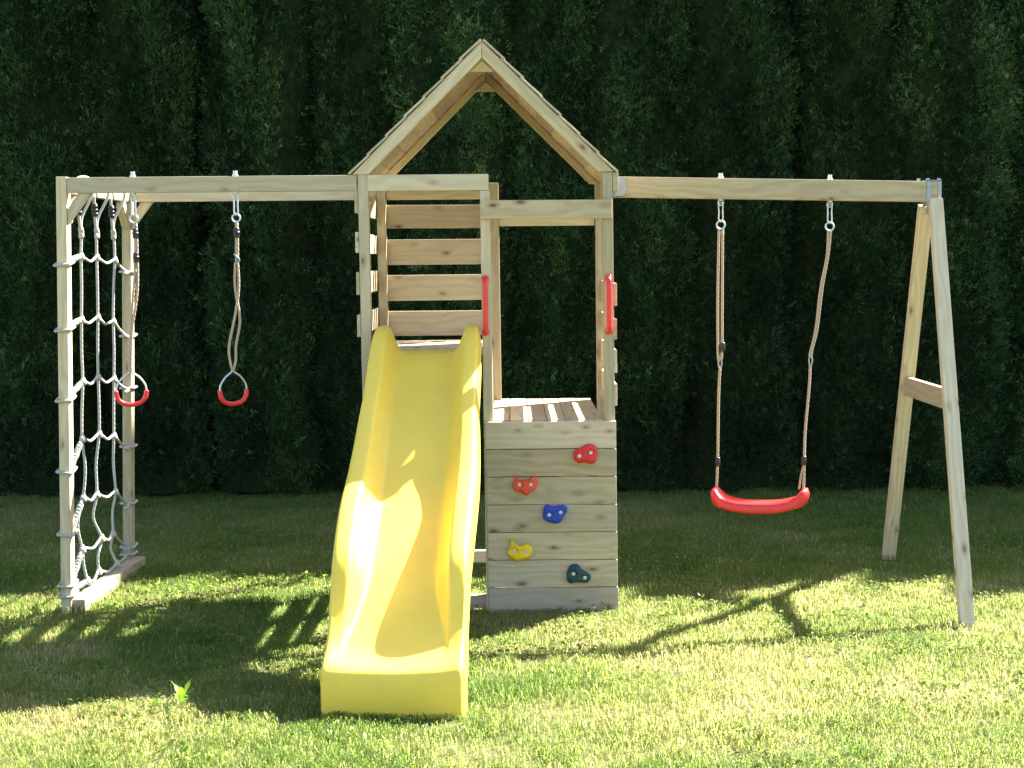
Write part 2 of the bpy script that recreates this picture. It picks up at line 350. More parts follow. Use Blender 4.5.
# ------------------------------------------------------------------ hedge of thuja trees
def thuja_mesh(seed, H=4.9, Rm=0.44):
    r = np.random.default_rng(seed)
    def prof(z):   # crown radius at height z
        t = z / H
        return Rm * np.clip(0.92 + 0.25 * t - 0.3 * t ** 2, 0, 2) * np.clip((1.02 - t) / 0.26, 0.05, 1) ** 0.6
    nt_ = 1250
    z = 0.05 + (H - 0.1) * r.random(nt_)
    th = np.where(r.random(nt_) < 0.74, -np.pi / 2 + (r.random(nt_) - 0.5) * np.pi * 1.15, r.random(nt_) * 2 * np.pi)
    lump = np.array([noise.noise(V((math.cos(a) * 1.3 + seed, math.sin(a) * 1.3, zz * 1.6))) for a, zz in zip(th, z)])
    rad = prof(z) * (0.90 + 0.34 * lump + 0.30 * (r.random(nt_) - 0.5))
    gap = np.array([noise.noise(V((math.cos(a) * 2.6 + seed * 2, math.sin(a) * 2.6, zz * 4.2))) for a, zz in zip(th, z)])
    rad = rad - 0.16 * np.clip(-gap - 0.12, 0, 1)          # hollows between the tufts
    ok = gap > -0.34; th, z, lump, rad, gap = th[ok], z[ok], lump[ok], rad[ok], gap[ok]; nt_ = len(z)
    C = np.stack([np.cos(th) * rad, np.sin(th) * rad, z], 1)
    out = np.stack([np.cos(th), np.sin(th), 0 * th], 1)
    tb = np.clip(0.40 + 0.40 * lump + 0.25 * gap + 0.45 * (r.random(nt_) - 0.5), 0, 0.8)      # colour of each tuft, with shade painted into the hollows and bulges lightened
    per = 38
    C = np.repeat(C, per, 0); out = np.repeat(out, per, 0); tb = np.repeat(tb, per); n = len(C)
    off = r.normal(size=(n, 3)) * np.array([0.034, 0.034, 0.085])
    base = C + off
    # spray direction: out and up, with some drooping
    d = out * (0.55 + 0.4 * r.random(n))[:, None] + np.stack([r.normal(size=n) * .35, r.normal(size=n) * .35, 0.85 + r.normal(size=n) * .45], 1)
    d += off * 3.0
    d /= np.linalg.norm(d, axis=1)[:, None]
    rv = r.normal(size=(n, 3)); s = np.cross(d, rv); s /= np.linalg.norm(s, axis=1)[:, None]
    L = 0.026 + 0.026 * r.random(n)
    cvn = np.clip(tb + 0.40 * (r.random(n) ** 1.6 - 0.4), 0, 0.95)
    cvn = np.where(r.random(n) < 0.035, 0.93 + 0.07 * r.random(n), cvn)
    vs, cvs = [], []
    for k in range(6):      # scale-leaf twiglets of one spray, each with its own angle, place and tone
        a = r.normal(size=n) * 0.55; st = r.random(n) * 0.8; ln = 0.45 + 0.6 * r.random(n); jit = r.normal(size=(n, 3)) * 0.010
        ca, sa = np.cos(a)[:, None], np.sin(a)[:, None]
        dd = d * ca + s * sa; pp = -d * sa + s * ca
        b0 = base + d * (L * st)[:, None] + jit; l = (L * ln)[:, None]; w = (0.0026 + 0.0024 * r.random(n))[:, None]
        vs.append(np.stack([b0, b0 + dd * l * .5 + pp * w, b0 + dd * l, b0 + dd * l * .5 - pp * w], 1)); cvs.append(np.repeat(np.clip(cvn + 0.45 * (r.random(n) ** 2 - .33), 0, 1), 4))
    v = np.concatenate(vs).reshape(-1, 3); cv = np.concatenate(cvs)
    leaves = len(v)
    # inner twig mass that the sprays grow from
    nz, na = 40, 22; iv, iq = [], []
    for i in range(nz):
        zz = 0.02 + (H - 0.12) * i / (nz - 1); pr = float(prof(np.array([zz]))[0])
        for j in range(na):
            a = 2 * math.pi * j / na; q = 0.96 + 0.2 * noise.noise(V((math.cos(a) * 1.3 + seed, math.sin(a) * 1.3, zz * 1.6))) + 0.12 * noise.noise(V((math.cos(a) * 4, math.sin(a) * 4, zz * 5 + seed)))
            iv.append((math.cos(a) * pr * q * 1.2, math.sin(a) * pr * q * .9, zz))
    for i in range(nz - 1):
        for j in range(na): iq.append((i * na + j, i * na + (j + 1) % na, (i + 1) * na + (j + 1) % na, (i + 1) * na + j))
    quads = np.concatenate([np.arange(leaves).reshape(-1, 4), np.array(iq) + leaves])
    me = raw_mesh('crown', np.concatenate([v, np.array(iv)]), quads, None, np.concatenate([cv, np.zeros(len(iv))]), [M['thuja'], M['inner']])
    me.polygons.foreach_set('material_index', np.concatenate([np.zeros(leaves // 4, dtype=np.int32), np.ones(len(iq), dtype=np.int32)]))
    return me
crowns = [thuja_mesh(s) for s in (11, 23, 37, 52)]
tm = MB(); tm.tube([(0, 0, -0.03), (0.01, 0, 0.6), (0, 0.01, 2.0), (0, 0, 3.4)], lambda t: 0.07 - 0.05 * t, 10)
trunk0 = tm.build('trunk', M['bark'])
trunk_me = trunk0.data; bpy.data.objects.remove(trunk0)
OFF = 'tall dark green thuja of the hedge beyond the edge of the picture'
trees = [
 (-4.65, 0, OFF), (-3.98, 0, OFF),
 (-3.23, 0.0, 'tall dark thuja at the left end of the hedge, left of the climbing net post'),
 (-2.50, -.05, 'tall dark thuja behind the rope net and the left gym ring'),
 (-1.72, 0, 'tall dark thuja behind the right gym ring'),
 (-1.04, .04, 'tall dark thuja behind the left eave of the play tower'),
 (-0.37, -.02, 'tall dark thuja behind the slatted tower wall above the slide'),
 (0.28, .03, 'tall dark thuja seen through the open window above the climbing wall'),
 (0.89, .02, 'tall dark thuja just right of the tower where the swing beam starts'),
 (1.57, -.03, 'tall dark thuja directly behind the red swing'),
 (2.30, .02, 'tall dark thuja in the gap between the swing and the rear leg'),
 (3.05, -.02, 'tall dark thuja at the right end of the hedge behind the front swing leg'),
] + [(3.75 + 0.7 * k, 0.02 * (-1) ** k, OFF) for k in range(9)]
for i, (x, dy, lab) in enumerate(trees):
    sc_ = random.uniform(0.97, 1.08)
    t = thing('thuja_tree', lab, 'tree', (x, 4.10 + dy, gh(x, 4.1)), 'thuja trees of the hedge')
    t.location.y += random.uniform(-.07, .07); t.rotation_euler.z = random.uniform(-.25, .25); t.scale = (random.uniform(.87, 1.0), random.uniform(0.95, 1.08), sc_ + (0.05 if x < -1.5 else (-0.03 if x < 2.0 else (-0.13 if x < 3.3 else (-.08 if x < 4 else 0.02)))))
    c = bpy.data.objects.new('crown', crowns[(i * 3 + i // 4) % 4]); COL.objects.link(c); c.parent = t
    c = bpy.data.objects.new('trunk', trunk_me); COL.objects.link(c); c.parent = t

# ------------------------------------------------------------------ the climbing frame (one bolted structure)
F = thing('play_structure', 'pale pine play structure with gabled tower, climbing wall and swing arm on the lawn', 'climbing frame')
P_ = M['pine']; W_ = M['pine_weathered']
def part(name, p0, p1, w, h, side=(0, 1, 0), m=P_, parent=F, bev=0.003):
    return MB().box(p0, p1, w, h, V(side), bev).build(name, m, parent)
# tower posts: (x0, x1, y0, y1, top)
for x0, x1, y0, y1, top in ((-.686, -.641, 0, .07, 1.988), (-.137, -.093, 0, .07, 1.912), (.415, .460, 0, .07, 1.988),
                            (-.689, -.645, 1.03, 1.10, 1.985), (-.129, -.062, 1.055, 1.10, 1.998), (.437, .481, 1.03, 1.10, 1.988)):
    cx, cy = (x0 + x1) / 2, (y0 + y1) / 2
    part('post', (cx + .012, cy, -.03), (cx, cy, top), y1 - y0, x1 - x0)
# ladder end posts, sill and top rail
XP = lambda z, y: -2.056 + .0182 * z + y / 1.06 * (.026 + .006 * z)      # the end frame leans and toes in a little
for y in (0.0, 1.06):
    part('post', (XP(-.03, y), y + .035, -.03), (XP(1.99, y), y + .035, 1.990), .07, .047)
part('sill_beam', (-2.012, .02, .028), (-1.985, 1.12, .026), .075, .06, (1, 0, 0), W_)
part('end_rail', (-2.018, .073, 1.951), (-1.982, 1.057, 1.951), .045, .07, (1, 0, 0))
# ring beam (front), rear beam, tower head beams
part('beam', (-1.995, .0225, 1.951), (-.691, .0225, 1.951), .045, .07)
part('beam', (-1.957, 1.075, 1.951), (-.692, 1.075, 1.951), .045, .07)
part('beam', (-.642, .0225, 1.950), (-.098, .0225, 1.950), .045, .072)
part('beam', (-.643, 1.078, 1.951), (-.131, 1.078, 1.951), .045, .07)
part('window_rail', (-.134, -.0165, 1.826), (.455, -.0165, 1.824), .03, .083)
part('window_rail', (-.06, 1.085, 1.818), (.434, 1.085, 1.818), .03, .085)
part('side_rail', (.474, -.002, 1.945), (.474, 1.028, 1.945), .025, .085, (1, 0, 0))
# corner braces under the end frame
for xo, y0, y1 in ((-1.9945, .008, .040), (-1.957, 1.075, 1.107)):
    MB().prism([(xo - .004, 1.775), (xo + .105, 1.9155), (xo + .045, 1.9155), (xo - .003, 1.845)], y0, y1, (.6, .8), .002).build('brace', P_, F)
for y0, sg in ((.072, 1), (1.057, -1)):
    xc = XP(1.85, y0); part('brace', (xc, y0 + sg * .004, 1.80), (xc, y0 + sg * .115, 1.905), .04, .05, (1, 0, 0))
# slats: left side, right side, rear
for z1, z0 in ((1.919, 1.816), (1.731, 1.637), (1.551, 1.447), (1.357, 1.257)):
    xs = -.686 + .012 * (1 - (z0 + z1) / 3.976) - .0095; part('slat', (xs, .002, (z0 + z1) / 2), (xs - .004, 1.12, (z0 + z1) / 2), .016, z1 - z0, (1, 0, 0))
for z1, z0 in ((1.491, 1.387), (1.330, 1.235), (1.188, 1.083), (1.034, .934)):
    part('slat', (.4705, .004, (z0 + z1) / 2), (.4705, 1.028, (z0 + z1) / 2), .015, z1 - z0, (1, 0, 0))
for z1, z0 in ((1.890, 1.770), (1.711, 1.580), (1.526, 1.393), (1.339, 1.210)):
    part('slat', (-.688, 1.112, (z0 + z1) / 2), (-.064, 1.112, (z0 + z1) / 2 + random.uniform(-.003, .003)), .020, z1 - z0, (0, 1, 0), W_)
# decks
def deck(x0, x1, y0, y1, ztop, n):
    o = thing('deck', None, None); o.parent = F
    for yj in (y0 + .045, y1 - .045): part('joist', (x0, yj, ztop - .05), (x1, yj, ztop - .05), .045, .055, (0, 1, 0), W_, o)
    w = (x1 - x0) / n
    for k in range(n):
        xc = x0 + w * (k + .5)
        part('deck_board', (xc, y0, ztop - .011), (xc, y1, ztop - .011 + random.uniform(-.001, .001)), w - .0035, .022, (1, 0, 0), W_, o, .002)
deck(-.643, -.145, .0, 1.035, 1.19, 5)
deck(-.095, .412, .0, 1.14, .872, 6)
for zc, hh in ((.953, .066), (1.08, .100)):   # spaced boards that close the step between the two decks
    part('step_board', (-.118, .072, zc), (-.118, 1.053, zc), .02, hh, (1, 0, 0), W_)
# sills at the foot of the tower
part('sill_beam', (-.70, .05, .03), (-.112, .05, .03), .045, .06, (0, 1, 0), W_)
part('sill_beam', (-.64, .80, .10), (.46, .80, .10), .045, .06, (0, 1, 0), W_)
# climbing wall
cw = thing('climbing_wall', None, None); cw.parent = F
hgt = .1272
for k in range(7):
    zc = .869 - hgt * (k + .5); sh = .012 * (1 - zc / .87)
    part('plank', (-.124 + sh + random.uniform(-.001, .001), -.0125, zc), (.469 + sh * .7 + random.uniform(-.001, .001), -.0125, zc + random.uniform(-.001, .001)), .022, hgt - random.uniform(.002, .006), (0, 1, 0), W_ if k in (0, 5, 6) else P_, cw, .0025)
# roof
AX, AZ, HW, ZF = -.122, 2.574, .588, 1.990
def rafters(y0, y1, t):
    for sg in (-1, 1):
        poly = [(AX, AZ), (AX + sg * HW, ZF - .002 + .004 * (sg > 0)), (AX + sg * (HW - t), ZF - .002 + .004 * (sg > 0)), (AX, AZ - t)]
        # butt the two rafters at the ridge with a hairline joint
        poly[0] = (AX + sg * .0015, AZ); poly[3] = (AX + sg * .0015, AZ - t)
        MB().prism(poly, y0, y1, (sg, -1), .003).build('rafter', P_, roof)
roof = thing('roof', None, None); roof.parent = F
rafters(-.004, .043, .072); rafters(1.135, 1.18, .050)
for sg in (-1, 1):
    sl = V((sg, 0, -1)).normalized(); nr = V((sg, 0, 1)).normalized(); nb = 7; Ls = .835; w = Ls / nb
    for k in range(nb):
        a = V((AX, 0, AZ)) + sl * (w * k - .004 + .003 * (k == 0)) + nr * .0025; e = a + sl * (w + .010)
        tilt = nr * .007; th = .010
        c0 = (a + e + tilt) / 2 + nr * th / 2; ydir = (e + tilt - a).normalized()
        j = random.uniform(-.004, .004)
        MB().box(c0 + V((0, -.012 + j, 0)), c0 + V((0, 1.195 + j, 0)), (e + tilt - a).length, th, ydir, .002).build('roof_board', M['roof_board'], roof)
MB().prism([(AX - .001, AZ - .078), (AX + .052, 2.446), (AX - .054, 2.446)], .0435, .066, (1, 0), .001).build('collar', P_, roof)
MB().prism([(AX, AZ - .054), (AX + .050, 2.470), (AX - .050, 2.470)], 1.110, 1.134, (1, 0), .001).build('collar', P_, roof)
# swing beam and legs
part('swing_beam', (.4875, .50, 1.945), (2.066, .50, 1.908), .07, .098, (0, 1, 0))
brk = MB()
pl = [V((.487, .4625, 1.99)), V((.53, .4625, 1.99))]
pts = [(.487, 1.99), (.535, 1.99), (.552, 1.975), (.557, 1.945), (.552, 1.915), (.535, 1.90), (.487, 1.90)]
brk.prism(pts, .4605, .4645, (1, 0), 0).disc((.525, .459, 1.945), (0, 1, 0), .008, .006)
brk.build('joint_plate', M['zinc'], F)
def leg_pt(foot, top, z): t = (z - foot.z) / (top.z - foot.z); return foot.lerp(top, t)
fF, tF = V((1.969, -.395, -.03)), V((2.0365, .462, 1.868)); fR, tR = V((2.005, 1.215, -.03)), V((2.012, .545, 1.845))
part('swing_leg', fF, tF, .062, .047, (1, 0, 0)); part('swing_leg', fR, tR, .066, .047, (1, 0, 0))
b0 = leg_pt(fR, tR, .945) + V((.0, .02, 0)); b1 = leg_pt(fF, tF, .945) + V((0, -.02, 0))
part('leg_brace', b0 + V((-.003, 0, 0)) , b1 + V((-.003, .03, 0)), .03, .095, (1, 0, 0))
sb = MB()   # galvanised saddle straps round the beam end
for yy in (.4630, .5370): sb.box((2.004, yy, 1.80), (2.004, yy, 1.966), .020, .004, (1, 0, 0), 0)
for yy in (.4630, .5370): sb.box((2.057, yy, 1.862), (2.057, yy, 1.966), .016, .004, (1, 0, 0), 0)
sb.box((1.994, .5, 1.9625), (2.066, .5, 1.9608), .078, .004, (0, 1, 0), 0)
for yy in (.459, .541): sb.disc((2.004, yy, 1.93), (0, 1, 0), .007, .008).disc((2.004, yy, 1.825), (0, 1, 0), .007, .008)
for xx in (1.960, 2.004, 2.057): sb.disc((xx, .485, 1.967), (0, 0, 1), .008, .012)
sb.build('beam_bracket', M['zinc'], F)
# eye bolts through the beams
def eye_bolt(x, y, zb, zt):
    e = MB()
    e.disc((x, y, (zb + zt) / 2), (0, 0, 1), .006, zt - zb + .02, 10)
    e.disc((x, y, zt + .004), (0, 0, 1), .014, .008, 14).disc((x, y, zt + .016), (0, 0, 1), .010, .018, 6)
    e.disc((x, y, zb - .003), (0, 0, 1), .013, .006, 14)
    e.tube([(x + .013 * math.cos(a), y, zb - .018 + .013 * math.sin(a)) for a in np.linspace(0, 2 * math.pi, 13)[:-1]], .0035, 8, True, 2)
    return e.build('eye_bolt', M['zinc_bright'], F)
RX = (-1.702, -1.240)      # gym rings under the front beam
SX = (1.013, 1.538)        # swing hooks
for x in RX: eye_bolt(x, .0225, 1.916, 1.986)
for x in SX: 
    zc = 1.945 - (x - .485) / 1.55 * .035; eye_bolt(x, .50, zc - .049, zc + .049)
# red grab handles
for x in (-.1175, .441):
    h = MB(); z0, z1 = 1.275, 1.515
    h.tube([(x, -.002, z0), (x, -.03, z0 + .008), (x, -.042, z0 + .035), (x, -.042, (z0 + z1) / 2), (x, -.042, z1 - .035), (x, -.03, z1 - .008), (x, -.002, z1)], .0115, 12, False, 5)
    for zz in (z0, z1): h.tube([(x, .001, zz), (x, -.012, zz), (x, -.015, zz)], lambda t: .017 - .003 * t, 14, False, 1)
    h.build('grab_handle', M['red'], F)

# climbing holds: an outline blown up into a rounded lump with two dished bolt seats
def hold(x, z, outline, m, label, bolts, s=1.0):
    ns = 36; pts = catmull([V((a * s, 0, c * s)) for a, c in outline], 6, True)
    k = len(pts); mb = MB(); vs = []; fs = []
    cen = sum(pts, V()) / k
    levels = [(1.0, 0), (1.03, -.008), (1.0, -.018), (.9, -.027), (.74, -.033), (.5, -.035), (.25, -.034)]
    for sc_, y in levels:
        for p in pts:
            q = cen + (p - cen) * sc_; dy = y
            for bx, bz in bolts:
                dd = math.hypot(q.x - bx * s, q.z - bz * s)
                dy += .012 * max(0, 1 - (dd / .02) ** 2) * (y < -.02)
            ln = .004 * noise.noise(V((q.x * 40 + x * 10, q.z * 40, 2))) if y < -.01 else 0
            vs.append(V((q.x, dy + ln, q.z)))
    vs.append(V((cen.x, -.034, cen.z)))
    for l in range(len(levels) - 1):
        for i in range(k): fs.append((l * k + i, l * k + (i + 1) % k, (l + 1) * k + (i + 1) % k, (l + 1) * k + i))
    for i in range(k): fs.append(((len(levels) - 1) * k + i, (len(levels) - 1) * k + (i + 1) % k, len(vs) - 1))
    org = V((x, -.0235, z))
    mb.add([org + v for v in vs], fs, [v for v in vs], smooth=True)
    o = mb.build('climbing_hold', m, F, org); o['label'] = label
    for bx, bz in bolts:
        bb = MB(); c = org + V((bx * s, -.026, bz * s))
        bb.disc(c, (0, 1, 0), .0085, .004, 16).disc(c + V((0, -.004, 0)), (0, 1, 0), .0055, .006, 6)
        bb.build('bolt', M['zinc_bright'], o, V((0, 0, 0))).location = -org
    return o
hold(.330, .718, [(-.052, -.012), (-.048, .016), (-.028, .024), (-.012, .036), (.014, .046), (.040, .040), (.052, .020), (.050, -.008), (.044, -.036), (.020, -.042), (-.004, -.036), (-.034, -.038)], M['hold_red'], 'bright red climbing hold', [(-.027, -.006), (.024, .008)])
hold(.056, .578, [(-.054, -.004), (-.050, .018), (-.040, .044), (-.028, .026), (0, .022), (.024, .030), (.040, .040), (.054, .016), (.046, -.014), (.022, -.030), (.004, -.046), (-.018, -.030), (-.044, -.024)], M['hold_orange'], 'orange red climbing hold', [(-.026, .006), (.026, .006)])
hold(.190, .446, [(-.052, -.020), (-.050, .018), (-.038, .042), (-.006, .034), (.024, .038), (.050, .034), (.054, .012), (.040, -.012), (.026, -.036), (.004, -.044), (-.028, -.036)], M['hold_blue'], 'blue climbing hold', [(-.026, -.002), (.026, .010)])
hold(.030, .281, [(-.056, -.012), (-.046, .012), (-.038, .052), (-.026, .034), (.000, .020), (.030, .028), (.054, .010), (.052, -.020), (.028, -.040), (-.006, -.050), (-.036, -.038)], M['hold_yellow'], 'yellow climbing hold', [(-.026, .002), (.026, -.004)])
hold(.296, .168, [(-.050, -.030), (-.052, .008), (-.034, .040), (-.006, .044), (.012, .024), (.036, .008), (.054, -.010), (.044, -.036), (.016, -.038), (-.014, -.036), (-.034, -.042)], M['hold_green'], 'dark green climbing hold', [(-.024, .004), (.028, -.014)])

# ------------------------------------------------------------------ slide
def slide():
    path = [V((0, y, z)) for y, z in ((.05, 1.186), (.0, 1.185), (-.07, 1.168), (-.18, 1.095), (-.32, .995), (-.46, .903), (-.57, .822), (-.67, .742), (-.77, .672), (-.88, .610), (-1.00, .547), (-1.17, .452), (-1.30, .366), (-1.40, .290), (-1.48, .230), (-1.56, .180), (-1.635, .158), (-1.668, .152), (-1.687, .135), (-1.694, .09), (-1.694, .04), (-1.690, -.02))]
    pts = catmull(path, 3, False); k = len(pts)
    vs, fs = [], []
    arc = [0]
    for i in range(1, k): arc.append(arc[-1] + (pts[i] - pts[i - 1]).length)
    lip = arc[16 * 3]
    for i, p in enumerate(pts):
        a, c = pts[max(0, i - 1)], pts[min(k - 1, i + 1)]; t = (c - a).normalized(); n = V((1, 0, 0)).cross(t)
        if n.z < 0 and i < 40: n = -n
        n = V((0, t.z, -t.y)); n = n if (n.z > 0 or n.y < 0) else -n
        s = arc[i]; q = min(1, s / lip)
        h = .100 + .028 * math.sin(math.pi * min(1, q * 1.15)) if q < .8 else .100 + .028 * math.sin(math.pi * .92) 
        h = float(np.interp(q, (0, .1, .38, .5, .64, .8), (.114, .112, .084, .100, .134, .138)))
        e = max(0, (q - .76) / .24); e = e * e * (3 - 2 * e)
        h = h * (1 - e) + .030 * e
        after = s > lip + .005
        if after: h = .030 * max(0, 1 - (s - lip) / .07)
        tp = max(0, 1 - s / .28); fl = .138 + .05 * e; bul = math.sin(math.pi * min(1, max(0, (q - .22) / .70))); ri = .180 + .028 * e + .012 * bul; ro = .234 + .010 * e - .010 * tp + .020 * math.sin(math.pi * min(1, max(0, (q - .25) / .65)))
        sk = min(.10, max(.02, p.z + h - .0)) if not after else .09
        prof = [(0, 0), (.07, 0), (fl - .022, .001), (fl - .004, .007 * (1 - e * .8)), (fl + .008, .026 * (1 - e * .85)), (ri - .010, h - .026 * (1 - e)), (ri - .002, h - .006), (ri + .003, h - .001), (ri + .012, h), (ro - .008, h), (ro - .001, h - .004), (ro + .003, h - .02), (ro + .008, h - sk * .6), (ro + .013, h - sk)]
        if e > 0:      # towards the run-out the channel opens into one shallow dish
            dish = .030 * (1 if not after else max(0, 1 - (s - lip) / .07))
            prof = [(u, w if i_ > 10 else w * (1 - e) + e * dish * (u / ro) ** 2.2) for i_, (u, w) in enumerate(prof)]
        row = [(-u, w) for u, w in prof[:0:-1]] + prof
        for u, w in row: vs.append(p + V((u, 0, 0)) + n * w)
    m_ = len(row)
    for i in range(k - 1):
        for j in range(m_ - 1): fs.append((i * m_ + j, i * m_ + j + 1, (i + 1) * m_ + j + 1, (i + 1) * m_ + j))
    # rear end wall of each rim at the deck
    Rz = Matrix.Rotation(R(-1.8), 4, 'Z'); T = Matrix.Translation((-.380, -.012, 0))
    mb = MB(); mb.add([T @ (Rz @ v) for v in vs], fs, vs, smooth=True)
    o = mb.build('slide', M['yellow'])
    so = o.modifiers.new('thickness', 'SOLIDIFY'); so.thickness = .007; so.offset = -1
    su = o.modifiers.new('smooth', 'SUBSURF'); su.levels = 1; su.render_levels = 1
    tag(o, 'wavy yellow plastic slide running from the tower deck down to the grass', 'slide')
slide()

# ------------------------------------------------------------------ hanging gear
def carabiner(mb, x, y, z0, z1, w=.010):
    """snap hook from z0 (top) to z1"""
    zc = (z0 + z1) / 2
    mb.tube([(x, y, z0), (x - w, y, z0 - .012), (x - w * .9, y, zc), (x - w, y, z1 + .012), (x, y, z1), (x + w, y, z1 + .012), (x + w * .9, y, zc), (x + w, y, z0 - .012)], .0035, 8, True, 4)
def torus(mb, c, r, rt, ax='y'):
    c = V(c)
    mb.tube([c + (V((math.cos(a), 0, math.sin(a))) if ax == 'y' else V((0, math.cos(a), math.sin(a)))) * r for a in np.linspace(0, 2 * math.pi, 17)[:-1]], rt, 8, True, 2)

# gym rings
def gym_ring(x, y, zt, label, rot, cx, double):
    t = thing('gym_ring', label, 'gymnastic ring', (x, y, zt), 'gym rings under the front beam'); o = V((x, y, zt))
    L = lambda *p: V(p) - V((x, y, zt))
    hk = MB(); carabiner(hk, 0, 0, .008, -.075, .009); torus(hk, (0, 0, -.089), .018, .004); hk.build('snap_hook', M['zinc_bright'], t)
    ztop = 1.104; zr = ztop - zt; dx = cx - x
    rp = MB()
    if not double:
        rp.tube([(0, 0, -.105), (.003, 0, -.2), (0, 0, -.27)], .006); rp.tube([(.008, .004, -.11), (.010, .004, -.26), (.006, 0, -.42), (dx * .7, 0, -.6), (dx, 0, zr)], .006)
        rp.tube([(-.004, .004, -.27), (-.004, 0, -.35), (dx * .5 - .004, .004, -.5), (dx - .006, 0, zr + .05), (dx, 0, zr)], .006)
        clips = ((.004, -.155), (.004, -.262))
    else:
        rp.tube([(0, 0, -.105), (-.002, 0, -.2), (-.004, 0, -.30)], .006); rp.tube([(.003, .005, -.11), (.003, .005, -.2), (.001, .004, -.30)], .006)
        rp.tube([(-.008, 0, -.29), (-.012, 0, -.40), (.006, .006, -.55), (dx + .016, .004, zr + .12), (dx + .014, 0, zr + .05), (dx, 0, zr)], .006)
        rp.tube([(.002, 0, -.29), (.004, .004, -.40), (-.012, -.004, -.52), (dx - .014, 0, zr + .12), (dx - .012, 0, zr + .05), (dx, 0, zr)], .006)
        clips = ((0, -.155),)
        tw = MB(); tw.tube([(-.012, 0, -.25), (.002, -.008, -.265), (.010, 0, -.28), (-.002, -.009, -.295), (-.010, 0, -.31)], .0045); tw.build('thimble', M['zinc'], t)
    rope = rp.build('rope', M['rope_tan'], t)
    for q, zz in clips:
        c = MB(); c.tube([(q, .002, zz + .022), (q, .002, zz + .018), (q, .002, zz - .018), (q, .002, zz - .022)], lambda u: .013 if .2 < u < .8 else .0115, 10, False, 1)
        c.tube([(q, .002, zz + .006), (q, .002, zz - .006)], .0145, 10, False, 1)
        c.build('rope_clip', M['black'], rope)
    # ring: wire from the apex round to the grip
    cr, sr = math.cos(rot), math.sin(rot); f = lambda u, w: V((dx + u * cr, u * sr, zr + w))
    fr = MB(); fr.tube([f(-.0685, -.090), f(-.064, -.060), f(-.040, -.026), f(-.012, -.006), f(0, .004), f(.012, -.006), f(.040, -.026), f(.064, -.060), f(.0685, -.090)], .0045, 8, False, 4)
    fr.build('wire_frame', M['zinc_bright'], t)
    gp = MB(); gp.tube([f(-.0690, -.084), f(-.062, -.117), f(-.040, -.139), f(0, -.148), f(.040, -.139), f(.062, -.117), f(.0690, -.084)], .0105, 12, False, 5)
    gp.build('grip', M['red'], t)
gym_ring(RX[0], .0225, 1.888, 'left gym ring with red grip hanging close to the rope net', .40, -1.735, False)
gym_ring(RX[1], .0225, 1.888, 'right gym ring with red grip hanging alone in front of the hedge', .66, -1.270, True)

